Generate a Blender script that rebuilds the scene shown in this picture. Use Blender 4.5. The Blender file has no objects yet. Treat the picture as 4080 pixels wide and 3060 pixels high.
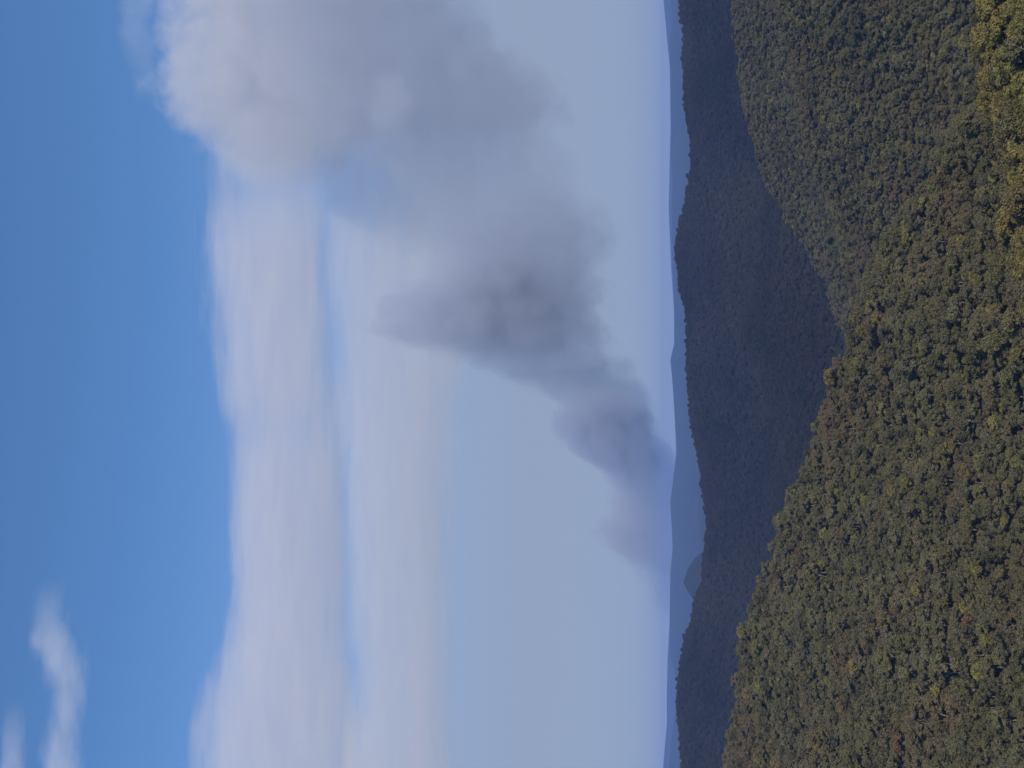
import bpy, math, random
import numpy as np
from mathutils import Vector, Matrix

random.seed(7)
rng = np.random.default_rng(11)
scene = bpy.context.scene
R = math.radians

# ------------------------------------------------------------------ camera (held sideways: the sky is at the left of the picture)
FPX = 4375.0                       # focal length in photograph pixels
PITCH = math.atan(660 / FPX)       # horizon falls at column 2700
CAMZ = 400.0
cam_data = bpy.data.cameras.new("camera")
cam = bpy.data.objects.new("camera", cam_data)
scene.collection.objects.link(cam)
scene.camera = cam
cam_data.sensor_width = 36
cam_data.lens = FPX / 4080 * 36
cam_data.clip_start = 1
cam_data.clip_end = 90000
fwd = Vector((0, math.cos(PITCH), math.sin(PITCH)))
up = Vector((0, -math.sin(PITCH), math.cos(PITCH)))
M = Matrix.Identity(4)
for i in range(3):
    M[i][0] = -up[i]               # picture right = down in the world
    M[i][1] = (1.0, 0, 0)[i]       # picture top = right in the world
    M[i][2] = -fwd[i]
M.translation = Vector((0, 0, CAMZ))
cam.matrix_world = M

# ------------------------------------------------------------------ light
SUN_EL, SUN_AZ = R(43), R(152)    # azimuth from +Y towards +X; the sun stands to the left and a little behind
world = bpy.data.worlds.new("World")
scene.world = world
world.use_nodes = True
wn = world.node_tree
wn.nodes.clear()
wo = wn.nodes.new("ShaderNodeOutputWorld")
bg = wn.nodes.new("ShaderNodeBackground")
sky = wn.nodes.new("ShaderNodeTexSky")
sky.sky_type = 'NISHITA'
sky.sun_disc = False
sky.sun_elevation = SUN_EL
sky.sun_rotation = SUN_AZ
sky.altitude = 600
sky.air_density = 1.0
sky.dust_density = 0.4
sky.ozone_density = 3.0
SKY_K = 0.126
bg.inputs[1].default_value = SKY_K
# cool white balance high up, thin pale smoke veil painted into the sky colour low down (by elevation of the view direction)
tint = wn.nodes.new("ShaderNodeMix"); tint.data_type = 'RGBA'; tint.blend_type = 'MULTIPLY'
tint.inputs[0].default_value = 1.0
tint.inputs[7].default_value = (0.75, 1.05, 1.27, 1)
wn.links.new(sky.outputs[0], tint.inputs[6])
tcw = wn.nodes.new("ShaderNodeTexCoord"); spw = wn.nodes.new("ShaderNodeSeparateXYZ")
wn.links.new(tcw.outputs['Generated'], spw.inputs[0])
mrw = wn.nodes.new("ShaderNodeMapRange"); mrw.interpolation_type = 'SMOOTHSTEP'
mrw.inputs[1].default_value = math.sin(R(7)); mrw.inputs[2].default_value = math.sin(R(27))
mrw.inputs[3].default_value = 0.93; mrw.inputs[4].default_value = 0.0
wn.links.new(spw.outputs[2], mrw.inputs[0])
veil = wn.nodes.new("ShaderNodeMix"); veil.data_type = 'RGBA'
veil.inputs[7].default_value = (0.300 / SKY_K, 0.352 / SKY_K, 0.475 / SKY_K, 1)
wn.links.new(mrw.outputs[0], veil.inputs[0]); wn.links.new(tint.outputs[2], veil.inputs[6])
wn.links.new(veil.outputs[2], bg.inputs[0])
wn.links.new(bg.outputs[0], wo.inputs[0])

sun_data = bpy.data.lights.new("sun", 'SUN')
sun_data.energy = 4.4
sun_data.angle = R(0.5)
sun_data.color = (1.0, 0.90, 0.76)
sun = bpy.data.objects.new("sun", sun_data)
scene.collection.objects.link(sun)
sdir = Vector((math.sin(SUN_AZ) * math.cos(SUN_EL), math.cos(SUN_AZ) * math.cos(SUN_EL), math.sin(SUN_EL)))
sun.rotation_euler = (-sdir).to_track_quat('-Z', 'Y').to_euler()
sun.location = (0, 0, 2000)

scene.view_settings.view_transform = 'Standard'
scene.view_settings.look = 'None'
scene.view_settings.exposure = 0.0
scene.view_settings.gamma = 1.0
scene.render.engine = 'CYCLES'
scene.cycles.volume_bounces = 3
scene.cycles.max_bounces = 5
scene.cycles.diffuse_bounces = 2
scene.cycles.transmission_bounces = 2
scene.cycles.transparent_max_bounces = 4
scene.cycles.volume_max_steps = 256

# ------------------------------------------------------------------ helpers
def tag(o, label=None, cat=None, group=None, kind=None):
    if label: o['label'] = label
    if cat: o['category'] = cat
    if group: o['group'] = group
    if kind: o['kind'] = kind
    return o

def mesh_obj(name, verts, faces, mat=None, parent=None, smooth=False):
    me = bpy.data.meshes.new(name)
    verts = np.asarray(verts, dtype=np.float64)
    me.from_pydata(verts.tolist(), [], [tuple(f) for f in faces])
    if smooth:
        me.polygons.foreach_set('use_smooth', [True] * len(me.polygons))
    me.update()
    o = bpy.data.objects.new(name, me)
    scene.collection.objects.link(o)
    if mat: me.materials.append(mat)
    if parent: o.parent = parent
    return o

def mat_new(name):
    m = bpy.data.materials.new(name)
    m.use_nodes = True
    m.node_tree.nodes.clear()
    return m, m.node_tree, m.node_tree.nodes.new("ShaderNodeOutputMaterial")

def node(nt, typ, **kw):
    n = nt.nodes.new(typ)
    for k, v in kw.items():
        setattr(n, k, v)
    return n

def math_n(nt, op, a, b=None, clamp=False):
    n = nt.nodes.new("ShaderNodeMath")
    n.operation = op
    n.use_clamp = clamp
    for i, v in enumerate((a, b)):
        if v is None: continue
        if isinstance(v, (int, float)): n.inputs[i].default_value = v
        else: nt.links.new(v, n.inputs[i])
    return n.outputs[0]

def ramp(nt, stops, fac=None, interp='LINEAR'):
    n = nt.nodes.new("ShaderNodeValToRGB")
    cr = n.color_ramp
    cr.interpolation = interp
    while len(cr.elements) < len(stops): cr.elements.new(0.5)
    for e, (p, c) in zip(cr.elements, stops):
        e.position = p
        e.color = (*c, 1)
    if fac is not None: nt.links.new(fac, n.inputs[0])
    return n

def ray(px, py):
    """unit-free direction of the photograph's pixel: azimuth (rad) and tangent of elevation"""
    c = (3060 - py - 1530) / FPX
    d = (px - 2040) / FPX
    y = math.cos(PITCH) + d * math.sin(PITCH)
    z = math.sin(PITCH) - d * math.cos(PITCH)
    return math.atan2(c, y), z / math.hypot(c, y)

# value noise (numpy) -------------------------------------------------
_perm = rng.random((256, 256))
def vnoise(x, y, seed=0):
    x = np.asarray(x, float) + seed * 37.7; y = np.asarray(y, float) + seed * 91.3
    xi = np.floor(x).astype(int); yi = np.floor(y).astype(int)
    fx = x - xi; fy = y - yi
    fx = fx * fx * (3 - 2 * fx); fy = fy * fy * (3 - 2 * fy)
    g = lambda a, b: _perm[a % 256, b % 256]
    return ((g(xi, yi) * (1 - fx) + g(xi + 1, yi) * fx) * (1 - fy)
            + (g(xi, yi + 1) * (1 - fx) + g(xi + 1, yi + 1) * fx) * fy) * 2 - 1
def fbm(x, y, o=4, seed=0):
    s = 0; a = 1; n = 0
    for k in range(o):
        s = s + a * vnoise(x * 2 ** k, y * 2 ** k, seed + k); n += a; a *= .5
    return s / n

# ------------------------------------------------------------------ the land: crests read as (azimuth, elevation) and given their real distance
def crest(pts):
    a = sorted((ray(px, py) for px, py in pts), key=lambda t: t[0])
    th = np.array([t[0] for t in a]); te = np.array([t[1] for t in a])
    return lambda t: np.interp(t, th, te)

cA = crest([(3890,-500),(3905,0),(3911,100),(3908,167),(3938,268),(3938,355),(3992,502),(4005,602),(4012,669),(4025,770),(4020,870),(4038,970),(4062,1070),(4120,1250),(4230,1500),(4300,3500)])
cB = crest([(4010,-500),(4000,0),(3950,300),(3871,460),(3791,535),(3737,636),(3704,736),(3617,836),(3583,890),(3530,950),(3503,1040),(3450,1134),(3430,1227),(3403,1268),(3378,1320),(3372,1401),(3326,1462),(3316,1495),(3282,1622),(3256,1709),(3236,1770),(3202,1870),(3155,1963),(3108,2050),(3095,2137),(3075,2238),(3035,2325),(3001,2418),(2962,2519),(2943,2686),(2938,2786),(2921,2920),(2888,3060),(2850,3500)])
cC1 = crest([(3080,-500),(3102,33),(3150,200),(3175,288),(3202,468),(3242,636),(3302,770),(3350,903),(3380,1100),(3400,1287),(3500,1500),(3560,1800),(3560,3500)])
cC2 = crest([(2880,-500),(2914,0),(2921,134),(2941,234),(2961,401),(2995,535),(3028,669),(3090,790),(3148,903),(3195,963),(3229,1030),(3289,1127),(3329,1247),(3366,1320),(3450,1500),(3500,1800),(3500,3500)])
cD = crest([(2690,-500),(2704,0),(2710,74),(2727,120),(2720,221),(2730,321),(2727,388),(2740,468),(2757,589),(2750,689),(2724,836),(2704,903),(2690,1003),(2704,1090),(2710,1160),(2737,1247),(2740,1334),(2737,1468),(2744,1602),(2750,1669),(2770,1770),(2791,1870),(2807,2003),(2817,2094),(2811,2151),(2803,2217),(2794,2325),(2767,2398),(2757,2472),(2734,2532),(2714,2619),(2700,2699),(2697,2786),(2704,2887),(2718,3020),(2740,3500)])
cK = crest([(2860,-500),(2860,1900),(2830,2130),(2800,2197),(2767,2224),(2740,2270),(2724,2318),(2734,2345),(2762,2385),(2800,2430),(2860,2600),(2860,3500)])
cE1 = crest([(2680,-500),(2674,0),(2676,110),(2668,170),(2672,300),(2672,602),(2680,736),(2676,836),(2680,1070),(2686,1200),(2686,1368),(2671,1435),(2678,1502),(2685,1602),(2695,1803),(2681,1923),(2671,2003),(2677,2104),(2680,2184),(2671,2284),(2668,2485),(2672,2619),(2694,2700),(2697,2780),(2684,2880),(2672,2960),(2664,3060),(2655,3500)])
cE2 = crest([(2640,-500),(2643,0),(2653,100),(2668,268),(2672,500),(2664,836),(2674,1070),(2690,1300),(2700,1800),(2700,2300),(2668,2480),(2660,2619),(2657,2753),(2657,2887),(2643,3047),(2635,3500)])

TH = np.linspace(R(-40), R(40), 641)
CAN = 8.0                                    # canopy height over the ground
def sm(a, b, t): t = np.clip((t - a) / (b - a), 0, 1); return t * t * (3 - 2 * t)
rB = np.interp(TH, [R(-20), R(2), R(14), R(20)], [1080, 820, 640, 600])
rA = np.full_like(TH, 470.0)
rC1 = np.maximum(1260, rB + 260)
rC2 = rC1 + 450
zA = rA * cA(TH) - CAN; zB = rB * cB(TH) - CAN
zC1 = np.maximum(rC1 * cC1(TH) - CAN, -290); zC2 = np.maximum(rC2 * cC2(TH) - CAN, -325)
one = np.ones_like(TH)
rD = 3200 * one; zD = rD * cD(TH) - 10
knots = [                                     # (radius, height, land noise amplitude)
    (0 * one, -3 * one, 0), (60 * one, -30 * one, 2), (150 * one, -70 * one, 4), (330 * one, -136 * one, 3),
    (rA, zA, 1.0), (rA + 70, np.minimum(zA - 32, -160 - 0 * zA), 4),
    (rB * .55 + (rA + 70) * .45, np.minimum((zA - 32) * .35 + zB * .65, -60) - 4, 17),
    (rB, zB, 1.0),
    (rB + 95, zB - np.interp(TH, [R(-3), R(6)], [75, 46]), 4), (rB * .55 + rC1 * .45, np.minimum(zB - 75, zC1 - 62), 9), (rC1, zC1, 2.5), (rC1 * .5 + rC2 * .5, np.minimum(zC1, zC2) - 22, 6),
    (rC2, zC2, 2.0), (np.maximum(rC2 + 240, 1900), -345 * one, 10), (2700 * one, (-345 + zD * 1.2) / 2 + 10, 50), (rD, zD, 2.5),
    (3700 * one, zD - 120, 15), (5200 * one, -230 * one, 10), (6800 * one, 6800 * cK(TH) - 4, 7), (7900 * one, -220 * one, 10),
    (11500 * one, -230 * one, 60), (14300 * one, 14300 * cE1(TH), 3), (16000 * one, -230 * one, 20), (18800 * one, 18800 * cE2(TH), 2), (19800 * one, -270 * one, 4)]
rows_per = [3, 6, 10, 14, 10, 8, 22, 22, 8, 12, 18, 10, 12, 14, 24, 24, 8, 6, 8, 8, 8, 12, 6, 8]
GR, GZ, GA, splits = [], [], [], [0]
for k in range(len(knots) - 1):
    (r0, z0, a0), (r1, z1, a1) = knots[k], knots[k + 1]
    n = rows_per[k]
    for j in range(n):
        t = j / n
        w = .45 * t + .55 * t * t * (3 - 2 * t)
        GR.append(r0 + (r1 - r0) * t); GZ.append(z0 + (z1 - z0) * w); GA.append(a0 + (a1 - a0) * w)
    splits.append(len(GR))
GR.append(knots[-1][0]); GZ.append(knots[-1][1]); GA.append(knots[-1][2])
GR = np.array(GR); GZ = np.array(GZ); GA = np.array(GA)
GAm = GA[:, None] if GA.ndim == 1 else GA
GX = GR * np.sin(TH)[None]; GY = GR * np.cos(TH)[None]
sc_ = np.clip(GR / 1000, .55, 6) * 115
GZ = GZ + GAm * (fbm(GX / sc_, GY / (sc_ * 1.3), 4, 3) + .6 * (1 - 2 * np.abs(fbm(GX / (sc_ * 1.6), GY / (sc_ * 2.6), 3, 9)) * 2))
# spur standing in front of the far ridge on the right
az_s, te_s = ray(2800, 420)
GZ = GZ + 48 * np.exp(-((TH[None] - R(16.5)) / R(3.4)) ** 2 - ((GR - 2620) / 260) ** 2)
GZ = GZ + CAMZ

def ground_z(az, r):
    az = np.asarray(az); r = np.asarray(r)
    ti = np.clip((az - TH[0]) / (TH[1] - TH[0]), 0, len(TH) - 1.001)
    i0 = ti.astype(int); f = ti - i0
    out = np.empty(len(az))
    for side in (0, 1):
        col = i0 + side
        z = np.empty(len(az))
        for c in np.unique(col):
            m = col == c
            z[m] = np.interp(r[m], GR[:, c], GZ[:, c])
        out = z * (1 - f) if side == 0 else out + z * f
    return out

# ------------------------------------------------------------------ ground materials
def land_mat(name, cols, scale, bump=0.0):
    m, nt, out = mat_new(name)
    geo = node(nt, "ShaderNodeNewGeometry")
    mp = node(nt, "ShaderNodeVectorMath", operation='SCALE')
    mp.inputs[3].default_value = 1.0 / scale
    nt.links.new(geo.outputs['Position'], mp.inputs[0])
    nz = node(nt, "ShaderNodeTexNoise"); nz.inputs['Detail'].default_value = 7; nz.inputs['Scale'].default_value = 1
    nt.links.new(mp.outputs[0], nz.inputs['Vector'])
    rp = ramp(nt, [(0.3, cols[0]), (0.5, cols[1]), (0.7, cols[2])], nz.outputs[0])
    b = node(nt, "ShaderNodeBsdfPrincipled"); b.inputs['Roughness'].default_value = .95
    b.inputs['Specular IOR Level'].default_value = 0.1
    nt.links.new(rp.outputs[0], b.inputs['Base Color'])
    if bump:
        nz2 = node(nt, "ShaderNodeTexNoise"); nz2.inputs['Detail'].default_value = 5; nz2.inputs['Scale'].default_value = 14
        nt.links.new(mp.outputs[0], nz2.inputs['Vector'])
        bp = node(nt, "ShaderNodeBump"); bp.inputs['Distance'].default_value = bump; bp.inputs['Strength'].default_value = 1
        nt.links.new(nz2.outputs[0], bp.inputs['Height']); nt.links.new(bp.outputs[0], b.inputs['Normal'])
    nt.links.new(b.outputs[0], out.inputs[0])
    return m
soil = land_mat("forest_floor", [(.05, .045, .025), (.075, .068, .038), (.10, .085, .055)], 40)
farsoil = land_mat("forest_floor_painted_shade", [(.012, .012, .008), (.018, .018, .011), (.026, .024, .015)], 60)  # darker copy of the floor soil; shade between distant crowns put into the colour
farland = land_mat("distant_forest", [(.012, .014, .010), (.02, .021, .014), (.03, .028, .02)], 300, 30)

def land(name, k0, k1, mat, label):
    s, e = splits[k0], splits[k1]
    V = np.stack([GX[s:e + 1], GY[s:e + 1], GZ[s:e + 1]], -1).reshape(-1, 3)
    nr, nc = e + 1 - s, len(TH)
    idx = np.arange(nr * nc).reshape(nr, nc)
    F = np.stack([idx[:-1, :-1], idx[:-1, 1:], idx[1:, 1:], idx[1:, :-1]], -1).reshape(-1, 4)
    o = mesh_obj(name, V, F.tolist(), mat, None, True)
    return tag(o, label, "hill", None, "structure")
land("near_hill", 0, 5, soil, "nearest wooded slope along the edge of the picture, in yellow green forest")
land("forest_hill", 5, 8, soil, "large olive forested hill falling from the left towards the middle valley")
land("forest_ridge", 8, 13, soil, "grey green double spur of forest beyond the big hill")
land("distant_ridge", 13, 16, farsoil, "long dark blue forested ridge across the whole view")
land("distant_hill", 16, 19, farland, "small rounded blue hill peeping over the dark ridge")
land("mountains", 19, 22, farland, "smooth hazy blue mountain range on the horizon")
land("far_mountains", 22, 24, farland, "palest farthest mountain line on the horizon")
ga = np.linspace(0, 2 * math.pi, 97)[:-1]
gv = [(0, 0, 2)] + [(r * math.cos(a), r * math.sin(a), 2) for r in (3000, 45000) for a in ga]
gf = [(0, 1 + i, 1 + (i + 1) % 96) for i in range(96)] + [(1 + i, 97 + i, 97 + (i + 1) % 96, 1 + (i + 1) % 96) for i in range(96)]
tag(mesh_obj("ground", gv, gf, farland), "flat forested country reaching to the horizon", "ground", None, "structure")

# ------------------------------------------------------------------ trees
def leaf_mat(name, c_dark, c_mid, c_lite, rnd=0.35, drift=90, damt=.5):
    m, nt, out = mat_new(name)
    geo = node(nt, "ShaderNodeNewGeometry"); oi = node(nt, "ShaderNodeObjectInfo")
    sc1 = node(nt, "ShaderNodeVectorMath", operation='SCALE'); sc1.inputs[3].default_value = 1 / drift
    nt.links.new(geo.outputs['Position'], sc1.inputs[0])
    n1 = node(nt, "ShaderNodeTexNoise"); n1.inputs['Scale'].default_value = 1; n1.inputs['Detail'].default_value = 4
    nt.links.new(sc1.outputs[0], n1.inputs['Vector'])
    sc2 = node(nt, "ShaderNodeVectorMath", operation='SCALE'); sc2.inputs[3].default_value = 1 / 2.2
    nt.links.new(geo.outputs['Position'], sc2.inputs[0])
    n2 = node(nt, "ShaderNodeTexNoise"); n2.inputs['Scale'].default_value = 1; n2.inputs['Detail'].default_value = 2
    nt.links.new(sc2.outputs[0], n2.inputs['Vector'])
    a = math_n(nt, 'MULTIPLY', oi.outputs['Random'], rnd)
    b = math_n(nt, 'MULTIPLY_ADD', n2.outputs[0], 0.45)
    b.node.inputs[2].default_value = 0
    s = math_n(nt, 'ADD', a, b)
    s = math_n(nt, 'ADD', s, math_n(nt, 'MULTIPLY', math_n(nt, 'SUBTRACT', n1.outputs[0], .5), damt))
    fac = math_n(nt, 'SUBTRACT', s, 0.15 + rnd * .5 - .17 - .25)
    rp = ramp(nt, [(0.12, c_dark), (0.45, c_mid), (0.8, c_lite)], fac)
    # broad brownish drifts of drier crowns
    n3 = node(nt, "ShaderNodeTexNoise"); n3.inputs['Scale'].default_value = 1.7; n3.inputs['Detail'].default_value = 3
    nt.links.new(sc1.outputs[0], n3.inputs['Vector'])
    mr = node(nt, "ShaderNodeMapRange"); mr.inputs[1].default_value = .5; mr.inputs[2].default_value = .68
    mr.inputs[3].default_value = 0; mr.inputs[4].default_value = .55
    nt.links.new(n3.outputs[0], mr.inputs[0])
    mx = node(nt, "ShaderNodeMix", data_type='RGBA')
    nt.links.new(mr.outputs[0], mx.inputs[0]); nt.links.new(rp.outputs[0], mx.inputs[6])
    mx.inputs[7].default_value = (c_mid[0] * 1.25, c_mid[1] * .95, c_mid[2] * 1.15, 1)
    d = node(nt, "ShaderNodeBsdfDiffuse"); t = node(nt, "ShaderNodeBsdfTranslucent")
    nt.links.new(mx.outputs[2], d.inputs[0]); nt.links.new(mx.outputs[2], t.inputs[0])
    ms = node(nt, "ShaderNodeMixShader"); ms.inputs[0].default_value = .25
    nt.links.new(d.outputs[0], ms.inputs[1]); nt.links.new(t.outputs[0], ms.inputs[2])
    nt.links.new(ms.outputs[0], out.inputs[0])
    return m
KINDS = ['olive', 'grey', 'dark', 'yellow', 'brown', 'rust', 'lime']
LEAF = {
    'olive': leaf_mat("olive_foliage", (.082, .074, .034), (.135, .125, .056), (.21, .195, .088), .25),
    'grey': leaf_mat("grey_green_foliage", (.076, .073, .044), (.122, .117, .064), (.185, .178, .10), .25),
    'dark': leaf_mat("dark_foliage", (.060, .058, .032), (.098, .094, .050), (.145, .14, .07), .25),
    'yellow': leaf_mat("yellow_green_foliage", (.105, .097, .032), (.178, .164, .054), (.27, .25, .088), .25),
    'brown': leaf_mat("brown_foliage", (.080, .068, .037), (.132, .115, .060), (.195, .172, .095), .25),
    'rust': leaf_mat("rust_foliage", (.095, .062, .036), (.155, .098, .055), (.23, .15, .08), .25),
    'lime': leaf_mat("lime_foliage", (.085, .095, .035), (.145, .155, .055), (.23, .25, .085), .25),
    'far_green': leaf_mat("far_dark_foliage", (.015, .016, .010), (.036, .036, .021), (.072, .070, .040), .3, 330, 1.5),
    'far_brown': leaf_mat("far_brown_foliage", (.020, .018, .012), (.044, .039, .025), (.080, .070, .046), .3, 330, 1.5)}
def bark_mat():
    m, nt, out = mat_new("pale_bark")
    tc = node(nt, "ShaderNodeTexCoord")
    nz = node(nt, "ShaderNodeTexNoise"); nz.inputs['Scale'].default_value = 1.4; nz.inputs['Detail'].default_value = 5
    nt.links.new(tc.outputs['Object'], nz.inputs['Vector'])
    rp = ramp(nt, [(0.35, (.10, .08, .06)), (0.55, (.26, .23, .18)), (0.7, (.38, .35, .29))], nz.outputs[0])
    b = node(nt, "ShaderNodeBsdfPrincipled"); b.inputs['Roughness'].default_value = .85
    nt.links.new(rp.outputs[0], b.inputs['Base Color']); nt.links.new(b.outputs[0], out.inputs[0])
    return m
BARK = bark_mat()

def tube(P, rad, n, V, F):
    base = len(V)
    P = [Vector(p) for p in P]
    for i, p in enumerate(P):
        t = (P[min(i + 1, len(P) - 1)] - P[max(i - 1, 0)]).normalized()
        a = t.orthogonal().normalized(); b = t.cross(a)
        for k in range(n):
            w = 2 * math.pi * k / n
            V.append(tuple(p + (a * math.cos(w) + b * math.sin(w)) * rad[i]))
    for i in range(len(P) - 1):
        for k in range(n):
            k2 = (k + 1) % n
            F.append((base + i * n + k, base + i * n + k2, base + (i + 1) * n + k2, base + (i + 1) * n + k))
    F.append(tuple(base + (len(P) - 1) * n + k for k in range(n)))

def tree_meshes(seed, h, spread, nb, nl, leaf, shape='round'):
    """one crown of leaf clumps and one limbed trunk, about h metres tall"""
    r_ = np.random.default_rng(seed)
    blobs = []
    for k in range(nb):
        u = (k + .5) / nb
        ang = k * 2.4 + r_.uniform(-.5, .5)
        if shape == 'tall':
            zz = h * (.42 + .55 * u); rr = spread * (.95 - .75 * u) * r_.uniform(.4, 1.0)
        else:
            zz = h * (.52 + .42 * math.sqrt(u) * r_.uniform(.8, 1.08)); rr = spread * math.sqrt(max(0.03, 1 - u * .92)) * r_.uniform(.65, 1.05)
        br = spread * r_.uniform(.26, .46)
        blobs.append((rr * math.cos(ang), rr * math.sin(ang), min(zz, h - br * .6), br))
    C, N, S = [], [], []
    for (x, y, z, b) in blobs:
        n = int(nl * (b / (spread * .36)) ** 2)
        d = r_.normal(size=(n, 3)); d /= np.linalg.norm(d, axis=1)[:, None]
        d[:, 2] = np.where(d[:, 2] < -.35, -d[:, 2], d[:, 2])
        rad = b * (.62 + .5 * r_.random(n) ** .6)
        rad *= 1 + .22 * np.sin(d[:, 0] * 5 + x) * np.cos(d[:, 1] * 6 + y)
        C.append(np.array([x, y, z]) + d * rad[:, None] * np.array([1, 1, .8]))
        nn = d + r_.normal(size=(n, 3)) * .55; nn /= np.linalg.norm(nn, axis=1)[:, None]
        N.append(nn); S.append(leaf * r_.uniform(.55, 1.35, n))
    C = np.concatenate(C); N = np.concatenate(N); S = np.concatenate(S)
    ax = np.cross(N, r_.normal(size=N.shape)); ax /= np.linalg.norm(ax, axis=1)[:, None]
    bx = np.cross(N, ax)
    q = np.stack([C + ax * S[:, None], C + bx * S[:, None] * .6, C - ax * S[:, None], C - bx * S[:, None] * .6], 1).reshape(-1, 3)
    f = np.arange(len(q)).reshape(-1, 4)
    V, F = [], []
    top = h * .7
    bend = [(r_.uniform(-.3, .3) * i, r_.uniform(-.3, .3) * i) for i in range(5)]
    P = [(bend[i][0], bend[i][1], -1.5 + (top + 1.5) * i / 4) for i in range(5)]
    tube(P, [h * .030, h * .024, h * .019, h * .014, h * .008], 7, V, F)
    for (x, y, z, b) in blobs[::2]:
        t = r_.uniform(.35, .8); s0 = P[2]; s1 = P[4]
        a = tuple(s0[i] * (1 - t) + s1[i] * t for i in range(3))
        mid = (a[0] * .45 + x * .55, a[1] * .45 + y * .55, a[2] * .55 + z * .45)
        tube([a, mid, (x, y, z + b * .2)], [h * .011, h * .007, h * .003], 5, V, F)
    return (q, f.tolist()), (V, F)

def proto(name, kind, seed, h, spread, nb, nl, leaf, shape='round', group=None):
    t = bpy.data.objects.new(name, None); scene.collection.objects.link(t)
    t.empty_display_size = 2
    (q, f), (V, F) = tree_meshes(seed, h, spread, nb, nl, leaf, shape)
    c = mesh_obj("crown", q, f, LEAF[kind], t)
    k = mesh_obj("trunk", V, F, BARK, t, True)
    return t, c, k

PROTO = {}
spec = [('olive', 1, 15, 5.6, 13, 'round'), ('olive', 2, 12, 4.8, 11, 'round'), ('grey', 3, 16, 5.0, 14, 'round'), ('grey', 4, 13, 5.6, 12, 'round'),
        ('dark', 5, 13, 4.6, 11, 'round'), ('dark', 6, 17, 4.2, 14, 'tall'), ('yellow', 7, 13, 5.0, 12, 'round'), ('brown', 8, 14, 5.2, 12, 'round'),
        ('brown', 9, 11, 4.4, 10, 'round'), ('rust', 10, 13, 4.8, 12, 'round'), ('lime', 11, 15, 4.4, 12, 'tall'), ('yellow', 12, 11, 4.2, 10, 'round')]
for i, (kd, sd, h, sp, nb, shp) in enumerate(spec):
    PROTO[i] = proto("gum_tree", kd, sd, h, sp, nb, 120, .52, shp)
FARP = {}
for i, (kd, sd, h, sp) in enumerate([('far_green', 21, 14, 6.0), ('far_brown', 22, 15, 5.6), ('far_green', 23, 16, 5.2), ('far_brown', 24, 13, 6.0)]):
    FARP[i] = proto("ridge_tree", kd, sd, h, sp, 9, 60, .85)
ALLP = [PROTO[i] for i in range(len(PROTO))] + [FARP[i] for i in range(len(FARP))]
NP_ = len(PROTO)

# scatter points on the land -------------------------------------------------
def scatter(r0, r1, step, half=R(23.5)):
    """jittered hexagonal grid over the wedge in front of the lookout"""
    pts = []
    W = r1 * math.sin(half)
    ys = np.arange(0, r1, step * .87)
    for j, y in enumerate(ys):
        xs = np.arange(-W, W, step) + (step / 2 if j % 2 else 0)
        pts.append(np.stack([xs, np.full_like(xs, y)], 1))
    p = np.concatenate(pts)
    p += rng.uniform(-.38, .38, p.shape) * step
    r = np.hypot(p[:, 0], p[:, 1]); az = np.arctan2(p[:, 0], p[:, 1])
    m = (r >= r0) & (r < r1) & (np.abs(az) < half)
    return p[m], r[m], az[m]

def kinds_for(p, r):
    n1 = fbm(p[:, 0] / 160, p[:, 1] / 160, 3, 21); n2 = fbm(p[:, 0] / 60, p[:, 1] / 60, 3, 33)
    u = rng.random(len(p))
    k = np.empty(len(p), int)
    w = np.array([.17, .15, .13, .12, .12, .08, .035, .11, .10, .000, .001, .03])
    for i in range(len(p)):
        ww = w.copy()
        ww[[0, 1, 6, 11]] *= 1 + 1.2 * max(0, n1[i]) ; ww[[7, 8]] *= 1 + 2.5 * max(0, -n1[i]); ww[[4, 5]] *= 1 + 3 * max(0, n2[i])
        if r[i] < 545: ww[[6, 11]] *= 70; ww[[0]] *= 2
        c = np.cumsum(ww); k[i] = np.searchsorted(c, u[i] * c[-1])
    return np.minimum(k, NP_ - 1)

near_p, near_r, near_az = scatter(150, 1180, 4.4)
near_k = kinds_for(near_p, near_r)
near_z = ground_z(near_az, near_r)
near_s = .36 + .62 * rng.random(len(near_p)) ** 1.7 + np.where(rng.random(len(near_p)) < .05, .22, 0)
near_s *= np.where(near_r < 300, .7, 1.0)
mid_p, mid_r, mid_az = scatter(1180, 1960, 5.8, R(22.5))
_m = mid_r < np.interp(mid_az, TH, rC2) + 60
mid_p, mid_r, mid_az = mid_p[_m], mid_r[_m], mid_az[_m]
mid_k = kinds_for(mid_p, mid_r)
mid_z = ground_z(mid_az, mid_r); mid_s = rng.uniform(.42, .92, len(mid_p))
far_p, far_r, far_az = scatter(1700, 3330, 9, R(22))
_m = far_r >= np.interp(far_az, TH, rC2) + 60
far_p, far_r, far_az = far_p[_m], far_r[_m], far_az[_m]
far_k = rng.choice(4, len(far_p), p=[.3, .3, .2, .2]) + NP_
far_z = ground_z(far_az, far_r); far_s = rng.uniform(.6, 1.15, len(far_p))

def proj(x, y, z):
    v = Vector((x, y, z - CAMZ)); d = v.dot(fwd)
    if d <= 0: return None
    return 2040 - v.dot(up) / d * FPX, 1530 - v.x / d * FPX      # px, py

# the nearest trees in view become individuals --------------------------------
inview = []
for i in range(len(near_p)):
    pr = proj(near_p[i, 0], near_p[i, 1], near_z[i] + 10 * near_s[i])
    if pr and -40 < pr[0] < 4140 and -40 < pr[1] < 3100:
        inview.append((near_r[i], i, pr))
inview.sort()
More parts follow.
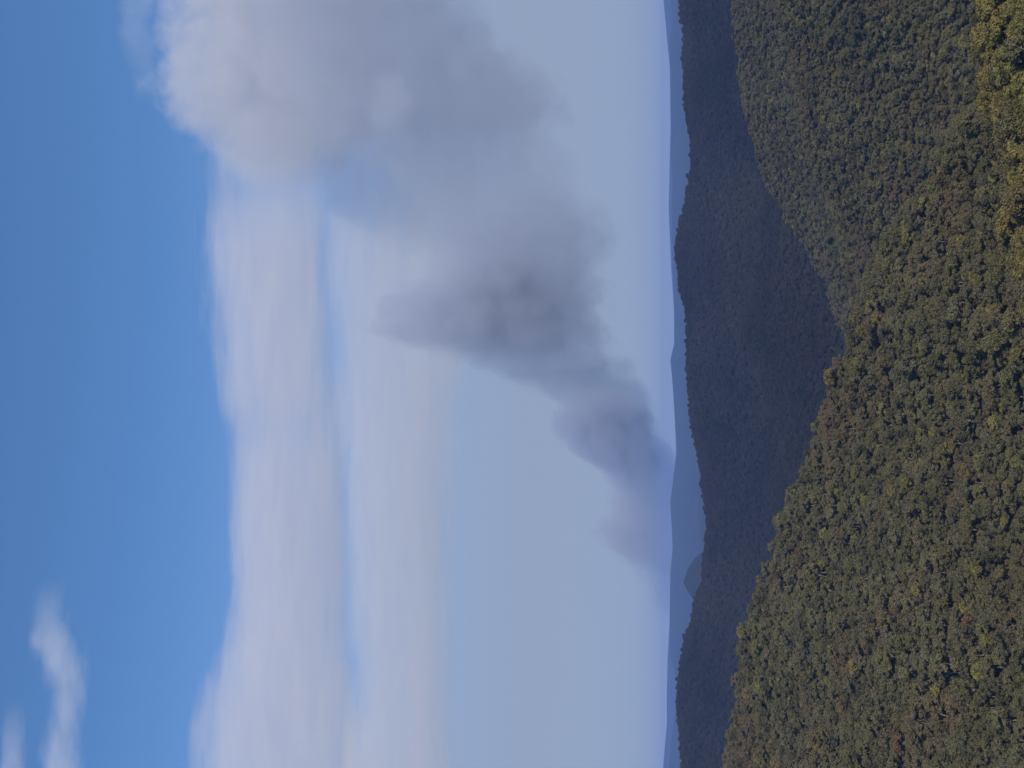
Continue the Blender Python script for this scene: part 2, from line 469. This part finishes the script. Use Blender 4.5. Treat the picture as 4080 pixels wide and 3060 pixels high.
# drop trees hidden behind the near crest: the line of sight must clear the land
def visible(i):
    ztop = near_z[i] + 11 * near_s[i]
    rr = np.linspace(200, near_r[i] - 12, 26)
    zz = ground_z(np.full(26, near_az[i]), rr) + 8
    line = CAMZ + (ztop - CAMZ) * rr / near_r[i]
    return bool(np.all(zz < line + 1.5))
chosen = []
for r_, i, pr in inview:
    if visible(i): chosen.append((i, pr))
    if len(chosen) >= 286: break

COLWORD = {'olive': 'olive green', 'grey': 'grey green', 'dark': 'dark green', 'yellow': 'yellow green', 'brown': 'brownish', 'rust': 'rust red', 'lime': 'bright lime green'}
used = {}
def copy_tree(pr_, x, y, z, s, rz, name, label, group=None):
    t, c, k = pr_
    if t.name not in used:
        used[t.name] = True
        T = t
    else:
        T = t.copy(); scene.collection.objects.link(T)
        for part in (c, k):
            q = part.copy(); scene.collection.objects.link(q); q.parent = T
    T.name = name
    T.location = (x, y, z); T.rotation_euler = (0, 0, rz); T.scale = (s, s, s)
    for kk in ('label', 'category', 'group', 'kind'):
        if kk in T: del T[kk]
    return tag(T, label, 'tree', group)
def zone(pr):
    if near_zone_test(pr): return 'on the nearest slope at the corner'
    if pr[1] < 1530: return 'low on the right-hand side of the big hill'
    return 'on the lower face of the big hill at left'
def near_zone_test(pr):
    az, te = ray(*pr)
    return te < float(cA(az)) + 0.004
chosen_idx = set()
for i, pr in chosen:
    kd = spec[near_k[i]][0]
    if kd in ('rust', 'lime'): near_k[i] = 0; kd = 'olive'
    z_ = zone(pr)
    lab = f"{COLWORD[kd]} rounded gum tree {z_}"
    copy_tree(PROTO[near_k[i]], near_p[i, 0], near_p[i, 1], near_z[i] - .3, near_s[i], rng.uniform(0, 6.28), "gum_tree", lab,
              f"{COLWORD[kd]} gum trees {z_}")
    chosen_idx.add(i)
# single trees one can pick out in the photograph
def hit(px, py, r0=300, r1=3300, can=9.0):
    az, te = ray(px, py)
    rr = np.linspace(r0, r1, 1500)
    zz = ground_z(np.full(1500, az), rr) + can
    line = CAMZ + te * rr
    w = np.nonzero(zz >= line)[0]
    if not len(w): return None
    r = rr[w[0]]
    return r * math.sin(az), r * math.cos(az), float(zz[w[0]] - can), r, az
special = [
    (3600, 2960, 9, 1.15, 'rust', "rust red tree at the left end of the big hill, low on its slope"),
    (3590, 2545, 10, 1.0, 'lime', "bright green small tree in the dark gully of the big hill"),
    (2972, 2519, 6, 1.25, 'yellow', "yellow green tree standing out on the crest of the big hill at left"),
    (3330, 1500, 6, 1.3, 'yellow', "yellow green tree on the crest where the big hill meets the valley"),
    (3120, 2080, 3, 1.15, 'grey', "grey green rounded tree bulging from the crest above the dark ridge"),
    (3790, 1790, 10, 1.1, 'lime', "slender lime green tree in the middle of the big hill"),
    (3420, 2650, 11, 1.3, 'yellow', "broad yellow tree at the head of the dark gully"),
    (3860, 2500, 9, 1.0, 'rust', "small reddish tree low on the big hill near dark crowns"),
]
for px, py, pi, s, kd, lab in special:
    h_ = hit(px, py)
    if h_ is None: continue
    pi = {'rust': 9, 'lime': 10}.get(kd, pi if kd != 'grey' else 3)
    copy_tree(PROTO[pi], h_[0], h_[1], h_[2] - .3, s, rng.uniform(0, 6.28), "gum_tree", lab)
# lone trees breaking the skyline of the dark ridge
for n_, (px, py, s, lab) in enumerate([
    (2722, 118, 1.5, "tall dark tree breaking the skyline at the far right of the dark ridge"),
    (2716, 232, 1.3, "stubby dark tree on the skyline of the dark ridge, second from its right end"),
    (2750, 700, 1.4, "dark tree at the lowest dip of the dark ridge on its right half"),
    (2741, 1470, 1.4, "lone dark tree on the level middle stretch of the dark ridge skyline"),
    (2805, 1930, 1.5, "dark skyline tree where the dark ridge slopes down left of its middle"),
    (2733, 2535, 1.4, "dark tree on the step in the dark ridge beside the small blue hill")]):
    az, te = ray(px, py)
    r = 3195.0
    z = float(ground_z(np.array([az]), np.array([r]))[0])
    copy_tree(FARP[n_ % 4], r * math.sin(az), r * math.cos(az), z, s, n_ * 1.3, "ridge_tree", lab)

# every other tree: one forest object per hill, its crowns set out by geometry nodes ------------
def forest(name, P, Z, S, K, label, protos, trunks=True):
    n = len(P)
    me = bpy.data.meshes.new(name)
    me.vertices.add(n)
    me.vertices.foreach_set('co', np.stack([P[:, 0], P[:, 1], Z - .3], 1).astype(np.float32).ravel())
    def attr(nm, typ, val):
        a = me.attributes.new(nm, typ, 'POINT'); a.data.foreach_set('value', val)
    attr('size', 'FLOAT', S.astype(np.float32)); attr('kind_id', 'INT', K.astype(np.int32))
    attr('turn', 'FLOAT', rng.uniform(0, 6.28, n).astype(np.float32)); attr('squash', 'FLOAT', rng.uniform(.82, 1.15, n).astype(np.float32))
    o = bpy.data.objects.new(name, me); scene.collection.objects.link(o)
    ng = bpy.data.node_groups.new(name, 'GeometryNodeTree')
    ng.interface.new_socket('Geometry', in_out='INPUT', socket_type='NodeSocketGeometry')
    ng.interface.new_socket('Geometry', in_out='OUTPUT', socket_type='NodeSocketGeometry')
    gi = ng.nodes.new('NodeGroupInput'); go = ng.nodes.new('NodeGroupOutput')
    jn = ng.nodes.new('GeometryNodeJoinGeometry')
    def named(nm, typ):
        q = ng.nodes.new('GeometryNodeInputNamedAttribute'); q.data_type = typ; q.inputs[0].default_value = nm; return q
    a_s, a_k, a_t, a_q = named('size', 'FLOAT'), named('kind_id', 'INT'), named('turn', 'FLOAT'), named('squash', 'FLOAT')
    cr = ng.nodes.new('ShaderNodeCombineXYZ'); ng.links.new(a_t.outputs[0], cr.inputs[2])
    e2r = ng.nodes.new('FunctionNodeEulerToRotation'); ng.links.new(cr.outputs[0], e2r.inputs[0])
    mz = ng.nodes.new('ShaderNodeMath'); mz.operation = 'MULTIPLY'
    ng.links.new(a_s.outputs[0], mz.inputs[0]); ng.links.new(a_q.outputs[0], mz.inputs[1])
    cs = ng.nodes.new('ShaderNodeCombineXYZ')
    ng.links.new(a_s.outputs[0], cs.inputs[0]); ng.links.new(a_s.outputs[0], cs.inputs[1]); ng.links.new(mz.outputs[0], cs.inputs[2])
    for k in protos:
        cmp_ = ng.nodes.new('FunctionNodeCompare'); cmp_.data_type = 'INT'; cmp_.operation = 'EQUAL'
        ng.links.new(a_k.outputs[0], cmp_.inputs[2]); cmp_.inputs[3].default_value = k
        for part in ((1, 2) if trunks else (1,)):
            ob = ng.nodes.new('GeometryNodeObjectInfo'); ob.inputs['Object'].default_value = ALLP[k][part]
            ob.inputs['As Instance'].default_value = True
            ip = ng.nodes.new('GeometryNodeInstanceOnPoints')
            ng.links.new(gi.outputs[0], ip.inputs['Points']); ng.links.new(cmp_.outputs[0], ip.inputs['Selection'])
            ng.links.new(ob.outputs['Geometry'], ip.inputs['Instance'])
            ng.links.new(e2r.outputs[0], ip.inputs['Rotation']); ng.links.new(cs.outputs[0], ip.inputs['Scale'])
            ng.links.new(ip.outputs[0], jn.inputs[0])
    ng.links.new(jn.outputs[0], go.inputs[0])
    md = o.modifiers.new('forest', 'NODES'); md.node_group = ng
    return tag(o, label, 'forest', None, 'stuff')

keep = np.array([i not in chosen_idx for i in range(len(near_p))])
front = keep
rB_at = np.interp(near_az, TH, rB)
rA_at = 545
mA = keep & (near_r < rA_at); mB = keep & (near_r >= rA_at) & (near_r < rB_at + 60); mC = keep & (near_r >= rB_at + 60)
NK = range(NP_)
forest("near_forest", near_p[mA], near_z[mA], near_s[mA], near_k[mA], "yellow green tree canopy covering the nearest slope", NK)
forest("hill_forest", near_p[mB], near_z[mB], near_s[mB], near_k[mB], "dense olive tree canopy covering the big left-hand hill", NK)
mp_ = np.concatenate([near_p[mC], mid_p]); mz_ = np.concatenate([near_z[mC], mid_z]); ms_ = np.concatenate([near_s[mC], mid_s]); mk_ = np.concatenate([near_k[mC], mid_k])
forest("ridge_forest", mp_, mz_, ms_, mk_, "grey green tree canopy covering the double spur beyond the hill", NK, False)
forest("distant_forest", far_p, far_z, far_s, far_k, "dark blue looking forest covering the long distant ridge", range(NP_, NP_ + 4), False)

# ------------------------------------------------------------------ haze
def box_obj(name, lo, hi, mat):
    v = [(x, y, z) for x in (lo[0], hi[0]) for y in (lo[1], hi[1]) for z in (lo[2], hi[2])]
    f = [(0, 1, 3, 2), (4, 6, 7, 5), (0, 4, 5, 1), (2, 3, 7, 6), (0, 2, 6, 4), (1, 5, 7, 3)]
    return mesh_obj(name, v, f, mat)
hm, hnt, hout = mat_new("haze_air")
pv = node(hnt, "ShaderNodeVolumePrincipled")
pv.inputs['Color'].default_value = (.29, .485, .98, 1)
pv.inputs['Density'].default_value = 0.000051
pv.inputs['Anisotropy'].default_value = 0.0
hnt.links.new(pv.outputs[0], hout.inputs['Volume'])
tag(box_obj("haze", (-32000, -1500, -1), (32000, 20000, CAMZ + 266), hm), "thin blue smoke haze filling the valleys", "haze", None, "stuff")

# ------------------------------------------------------------------ smoke and clouds: real volumes far beyond the mountains
CS = 1.85
def cloud(name, label, cat, D, depth, prof, dens, albedo, noise_s, warp, erode, aniso=0.2, soft=.55, stretch=1.0, step=1.0, parent=None, kind=None, pw=2, fine=.42, grow=1.0, billow=0):
    """prof: list of (py, px_top, px_bottom, weight) in the photograph, standing at distance D.
    Density falls off smoothly from the centre line of the bank and is broken up by noise."""
    D *= CS; depth *= CS; dens /= CS; noise_s *= CS; warp *= CS
    prof = sorted(prof, key=lambda t: -t[0])           # left to right in the world
    xs, cs, hs, ws = [], [], [], []
    for py, a, b, w in prof:
        azm, tm = ray((a + b) / 2, py)
        x = D * math.tan(azm)
        k = math.hypot(1, math.tan(azm))
        zt = ray(a, py)[1] * D * k; zb = ray(b, py)[1] * D * k
        xs.append(x); cs.append((zt + zb) / 2 + CAMZ); hs.append((zt - zb) / 2 * grow); ws.append(w)
    x0, x1 = xs[0], xs[-1]
    zmax = max(c + h for c, h in zip(cs, hs)) * 1.05
    hmax = max(hs) * 1.02
    m, nt, out = mat_new(name + "_air")
    geo = node(nt, "ShaderNodeNewGeometry")
    # warp the coordinates for billows
    sc1 = node(nt, "ShaderNodeVectorMath", operation='MULTIPLY'); sc1.inputs[1].default_value = (1 / (noise_s * stretch), 1 / noise_s, 1 / noise_s)
    nt.links.new(geo.outputs['Position'], sc1.inputs[0])
    nz = node(nt, "ShaderNodeTexNoise"); nz.inputs['Scale'].default_value = 1; nz.inputs['Detail'].default_value = 5; nz.inputs['Roughness'].default_value = .6
    nt.links.new(sc1.outputs[0], nz.inputs['Vector'])
    sub = node(nt, "ShaderNodeVectorMath", operation='SUBTRACT'); sub.inputs[1].default_value = (.5, .5, .5)
    nt.links.new(nz.outputs['Color'], sub.inputs[0])
    scl = node(nt, "ShaderNodeVectorMath", operation='SCALE'); scl.inputs[3].default_value = warp
    nt.links.new(sub.outputs[0], scl.inputs[0])
    add = node(nt, "ShaderNodeVectorMath", operation='ADD')
    nt.links.new(geo.outputs['Position'], add.inputs[0]); nt.links.new(scl.outputs[0], add.inputs[1])
    sep = node(nt, "ShaderNodeSeparateXYZ"); nt.links.new(add.outputs[0], sep.inputs[0])
    u = math_n(nt, 'DIVIDE', math_n(nt, 'SUBTRACT', sep.outputs[0], x0), x1 - x0)
    st = [((x - x0) / (x1 - x0), (c / zmax, h / hmax, w)) for x, c, h, w in zip(xs, cs, hs, ws)]
    assert len(st) <= 32
    rp = ramp(nt, st, u, 'LINEAR')
    s3 = node(nt, "ShaderNodeSeparateColor"); nt.links.new(rp.outputs[0], s3.inputs[0])
    c = math_n(nt, 'MULTIPLY', s3.outputs[0], zmax); h = math_n(nt, 'MULTIPLY', s3.outputs[1], hmax)
    dz = math_n(nt, 'DIVIDE', math_n(nt, 'SUBTRACT', sep.outputs[2], c), h)
    dy = math_n(nt, 'DIVIDE', math_n(nt, 'SUBTRACT', sep.outputs[1], D), depth)
    dz = math_n(nt, 'ABSOLUTE', dz)
    rho = math_n(nt, 'ADD', math_n(nt, 'POWER', dz, pw), math_n(nt, 'MULTIPLY', dy, dy))
    f = math_n(nt, 'SUBTRACT', 1.0, rho)
    sc2 = node(nt, "ShaderNodeVectorMath", operation='MULTIPLY'); q = 1 / (noise_s * fine)
    sc2.inputs[1].default_value = (q / stretch, q, q)
    nt.links.new(geo.outputs['Position'], sc2.inputs[0])
    nz2 = node(nt, "ShaderNodeTexNoise"); nz2.inputs['Scale'].default_value = 1; nz2.inputs['Detail'].default_value = 4; nz2.inputs['Roughness'].default_value = .65
    nt.links.new(sc2.outputs[0], nz2.inputs['Vector'])
    nfac = math_n(nt, 'ADD', math_n(nt, 'MULTIPLY', math_n(nt, 'SUBTRACT', nz.outputs[0], .5), erode), math_n(nt, 'MULTIPLY', math_n(nt, 'SUBTRACT', nz2.outputs[0], .5), erode * 1.3))
    if billow:
        vo = node(nt, "ShaderNodeTexVoronoi", feature='F1'); vo.inputs['Scale'].default_value = 1
        bs = node(nt, "ShaderNodeVectorMath", operation='SCALE'); bs.inputs[3].default_value = 1 / (billow * CS)
        wv = node(nt, "ShaderNodeVectorMath", operation='ADD'); ws_ = node(nt, "ShaderNodeVectorMath", operation='SCALE'); ws_.inputs[3].default_value = billow * CS * .9
        nt.links.new(sub.outputs[0], ws_.inputs[0]); nt.links.new(ws_.outputs[0], wv.inputs[1]); nt.links.new(geo.outputs['Position'], wv.inputs[0])
        nt.links.new(wv.outputs[0], bs.inputs[0]); nt.links.new(bs.outputs[0], vo.inputs['Vector'])
        nfac = math_n(nt, 'ADD', math_n(nt, 'MULTIPLY', nfac, .85), math_n(nt, 'MULTIPLY', math_n(nt, 'SUBTRACT', .62, vo.outputs['Distance']), .75))
    nfac = math_n(nt, 'MINIMUM', nfac, .55)
    f = math_n(nt, 'ADD', f, nfac)
    mr = node(nt, "ShaderNodeMapRange", interpolation_type='SMOOTHSTEP'); mr.inputs[1].default_value = 0; mr.inputs[2].default_value = soft
    nt.links.new(f, mr.inputs[0])
    d = math_n(nt, 'MULTIPLY', math_n(nt, 'MULTIPLY', mr.outputs[0], s3.outputs[2]), dens)
    v = node(nt, "ShaderNodeVolumePrincipled")
    v.inputs['Color'].default_value = (*albedo, 1); v.inputs['Anisotropy'].default_value = aniso
    nt.links.new(d, v.inputs['Density'])
    nt.links.new(v.outputs[0], out.inputs['Volume'])
    m.cycles.volume_step_rate = step
    # closed hull around the bank
    V, F = [], []
    n = 20; g = min(1.55, 1 + .575 * erode) ** (1 / pw) * 1.03; pad = warp * .34; gd = math.sqrt(min(1.55, 1 + .575 * erode)) * 1.03
    m0 = max(warp * .5, min(.6 * hs[0], 85 * CS)); m1 = max(warp * .5, min(.6 * hs[-1], 85 * CS))
    tt = np.sin(np.linspace(0.05, math.pi / 2, 9))
    XS = np.concatenate([x0 - m0 * np.cos(np.linspace(0.05, math.pi / 2, 9))[:-1], np.linspace(x0, x1, 56), x1 + m1 * np.cos(np.linspace(0.05, math.pi / 2, 9))[:-1][::-1]])
    EE = np.concatenate([tt[:-1], np.ones(56), tt[:-1][::-1]])
    Cc = np.interp(XS, xs, cs); Hh = np.interp(XS, xs, hs); Ww = np.interp(XS, xs, ws)
    for i, x in enumerate(XS):
        e = EE[i]
        for k in range(n):
            a = 2 * math.pi * k / n
            V.append((x, D + math.cos(a) * (depth * gd + pad) * e, Cc[i] + math.sin(a) * (Hh[i] * g + pad) * e))
    for i in range(71):
        for k in range(n):
            k2 = (k + 1) % n
            F.append((i * n + k, i * n + k2, (i + 1) * n + k2, (i + 1) * n + k))
    F.append(tuple(range(n))[::-1]); F.append(tuple(71 * n + k for k in range(n)))
    V = np.array(V); V[:, 2] = np.maximum(V[:, 2], CAMZ - 250)
    o = mesh_obj(name, V, F, m)
    if parent is not None:
        o.parent = parent
        return o
    return tag(o, label, cat, None, kind)

plume = cloud("smoke_plume", "long grey smoke plume leaning up and right from the horizon", "smoke", 12500, 900,
      [(2480,2650,2700,.0),(2400,2610,2720,.5),(2300,2580,2740,.8),(2200,2430,2760,.8),(2120,2400,2760,.8),(2000,2420,2780,.8),(1950,2480,2780,.7),
       (1900,2420,2780,.85),(1840,2350,2760,.9),(1760,2300,2660,.9),(1680,2280,2640,.9),(1600,2230,2610,.8),(1520,2000,2600,.7),(1450,1850,2560,.7),
       (1400,1780,2500,.65),(1340,1700,2450,.65),(1280,1680,2400,.6),(1200,1680,2400,.6),(1140,1700,2420,.6),(1060,1720,2440,.55),(980,1700,2460,.5),
       (900,1640,2480,.5),(820,1600,2440,.45),(740,1560,2350,.45),(650,1450,2320,.5),(560,1250,2300,.6),(450,1100,2330,1.),(350,1050,2270,1.),
       (250,1000,2160,1.),(150,980,2040,1.),(0,920,1930,1.),(-400,800,1700,.8)],
      0.0010, (.68, .73, .84), 700, 400, 1.3, soft=.5)
cloud("puff", "", "", 12000, 480,
      [(1450,1760,2300,0),(1410,1730,2280,.3),(1370,1640,2250,.7),(1330,1540,2230,1.),(1290,1510,2220,1.),(1230,1500,2210,1.),(1185,1525,2200,1.),(1160,1620,2190,1.),(1120,1650,2180,.95),(1080,1690,2150,.7),(1010,1700,2140,.3),(930,1720,2140,0)],
      0.0021, (.68, .73, .84), 330, 150, 1.3, soft=.25, parent=plume, grow=1.05, billow=300)
cloud("puff", "", "", 12100, 480,
      [(1400,1850,2440,0),(1360,1830,2440,.6),(1320,1800,2430,1.),(1240,1800,2420,1.),(1160,1800,2420,1.),(1080,1820,2400,1.),(1000,1760,2380,.7),(940,1700,2390,.9),(880,1650,2350,.6),(800,1680,2320,.3),(700,1700,2300,0)],
      0.0012, (.67, .72, .84), 380, 240, 1.6, soft=.4, parent=plume, grow=1.04)
cloud("puff", "", "", 11800, 380,
      [(2080,2500,2710,0),(1980,2470,2700,.4),(1870,2390,2690,.9),(1800,2260,2640,1.),(1730,2215,2600,1.),(1640,2205,2580,1.),(1600,2240,2570,.6),(1540,2250,2560,0)],
      0.0034, (.64, .70, .83), 280, 140, 1.3, soft=.22, parent=plume, grow=1.04, billow=240)
cloud("puff", "", "", 11900, 300,
      [(2480,2580,2690,0),(2360,2590,2690,.5),(2270,2590,2690,.5),(2190,2420,2690,.8),(2120,2380,2690,.8),(2050,2400,2690,.6),(1980,2420,2700,.4),(1860,2440,2700,0)],
      0.0030, (.70, .73, .82), 240, 150, 1.9, soft=.2, parent=plume, grow=1.05, billow=150)
cloud("puff", "", "", 11150, 130,
      [(570,1490,1610,0),(490,1450,1640,.7),(410,1440,1670,1.),(340,1470,1650,.7),(260,1500,1620,0)],
      0.0012, (.96, .96, .98), 300, 150, 1.4, soft=.6, parent=plume)
cloud("smoke_cloud", "big pale billowing smoke cloud head at the upper right", "cloud", 14900, 1000,
      [(760,1000,1150,.0),(700,950,1330,.25),(620,860,1400,.6),(520,760,1500,.85),(420,680,1560,1.),(330,610,1560,1.),(270,600,1560,1.),(180,630,1560,1.),(100,660,1600,1.),(0,640,1600,1.),(-400,560,1500,.8)],
      0.0011, (.87, .87, .90), 560, 260, 1.2, soft=.4, billow=420)
cloud("cloud_bank", "upper long pale cloud band stretching across the sky", "cloud", 17500, 800,
      [(3500,760,1480,.9),(3060,780,1480,1.),(2900,790,1460,1.),(2750,815,1440,1.),(2650,840,1420,1.),(2550,875,1410,1.),(2450,910,1395,1.),(2300,925,1400,1.),(2050,925,1385,1.),(1850,930,1375,1.),
       (1740,935,1370,.85),(1680,920,1365,.85),(1580,880,1360,1.),(1450,855,1340,1.),(1200,835,1320,1.),(1000,815,1310,1.),(860,820,1305,.8),(760,840,1300,.5),(650,850,1280,.6),(500,860,1250,.4),(200,860,1200,0)],
      0.00085, (.99, .955, .955), 700, 170, 1.9, soft=.35, stretch=7, pw=3, fine=.35)
cloud("cloud_layer", "lower soft greyish pink cloud band under the blue gap", "cloud", 16300, 600,
      [(3500,1340,1840,.9),(3060,1360,1840,.9),(2800,1400,1835,.9),(2650,1412,1830,.95),(2500,1388,1830,.95),(2250,1383,1825,.95),(2000,1368,1825,.95),(1800,1350,1825,.95),(1600,1305,1850,.9),(1400,1285,1900,.85),
       (1200,1265,1930,.85),(1000,1265,1950,.85),(800,1270,1940,.8),(600,1270,1920,.7),(300,1290,1800,.4),(-100,1290,1700,.0)],
      0.00095, (.99, .95, .94), 700, 140, 1.7, soft=.55, stretch=8, pw=3, fine=.35)
cloud("wispy_cloud", "thin white wisp drifting in the deep blue at the upper left", "cloud", 20500, 500,
      [(3500,140,330,.8),(3060,150,320,.9),(2900,170,330,.7),(2750,200,340,.55),(2640,150,335,.9),(2560,120,310,.9),(2480,140,270,.55),(2400,150,240,.3),(2300,180,260,0)],
      0.0011, (.98, .98, .98), 600, 500, 2.0, soft=.9, stretch=3)
cloud("wispy_cloud", "faint short wisp at the extreme upper left corner", "cloud", 20500, 400,
      [(3500,-20,110,.8),(3060,0,100,.8),(2950,10,90,.5),(2850,20,80,.2),(2780,30,80,0)],
      0.0012, (.98, .98, .98), 600, 350, 1.8, soft=.9, stretch=3)
cloud("wispy_cloud", "faint veil of cloud above the billowing head at the upper right", "cloud", 14500, 400,
      [(420,560,620,0),(300,520,640,.3),(150,490,620,.5),(0,480,600,.7),(-300,470,600,.7)],
      0.0006, (.97, .97, .98), 700, 400, 1.4, soft=.9, stretch=1.0)
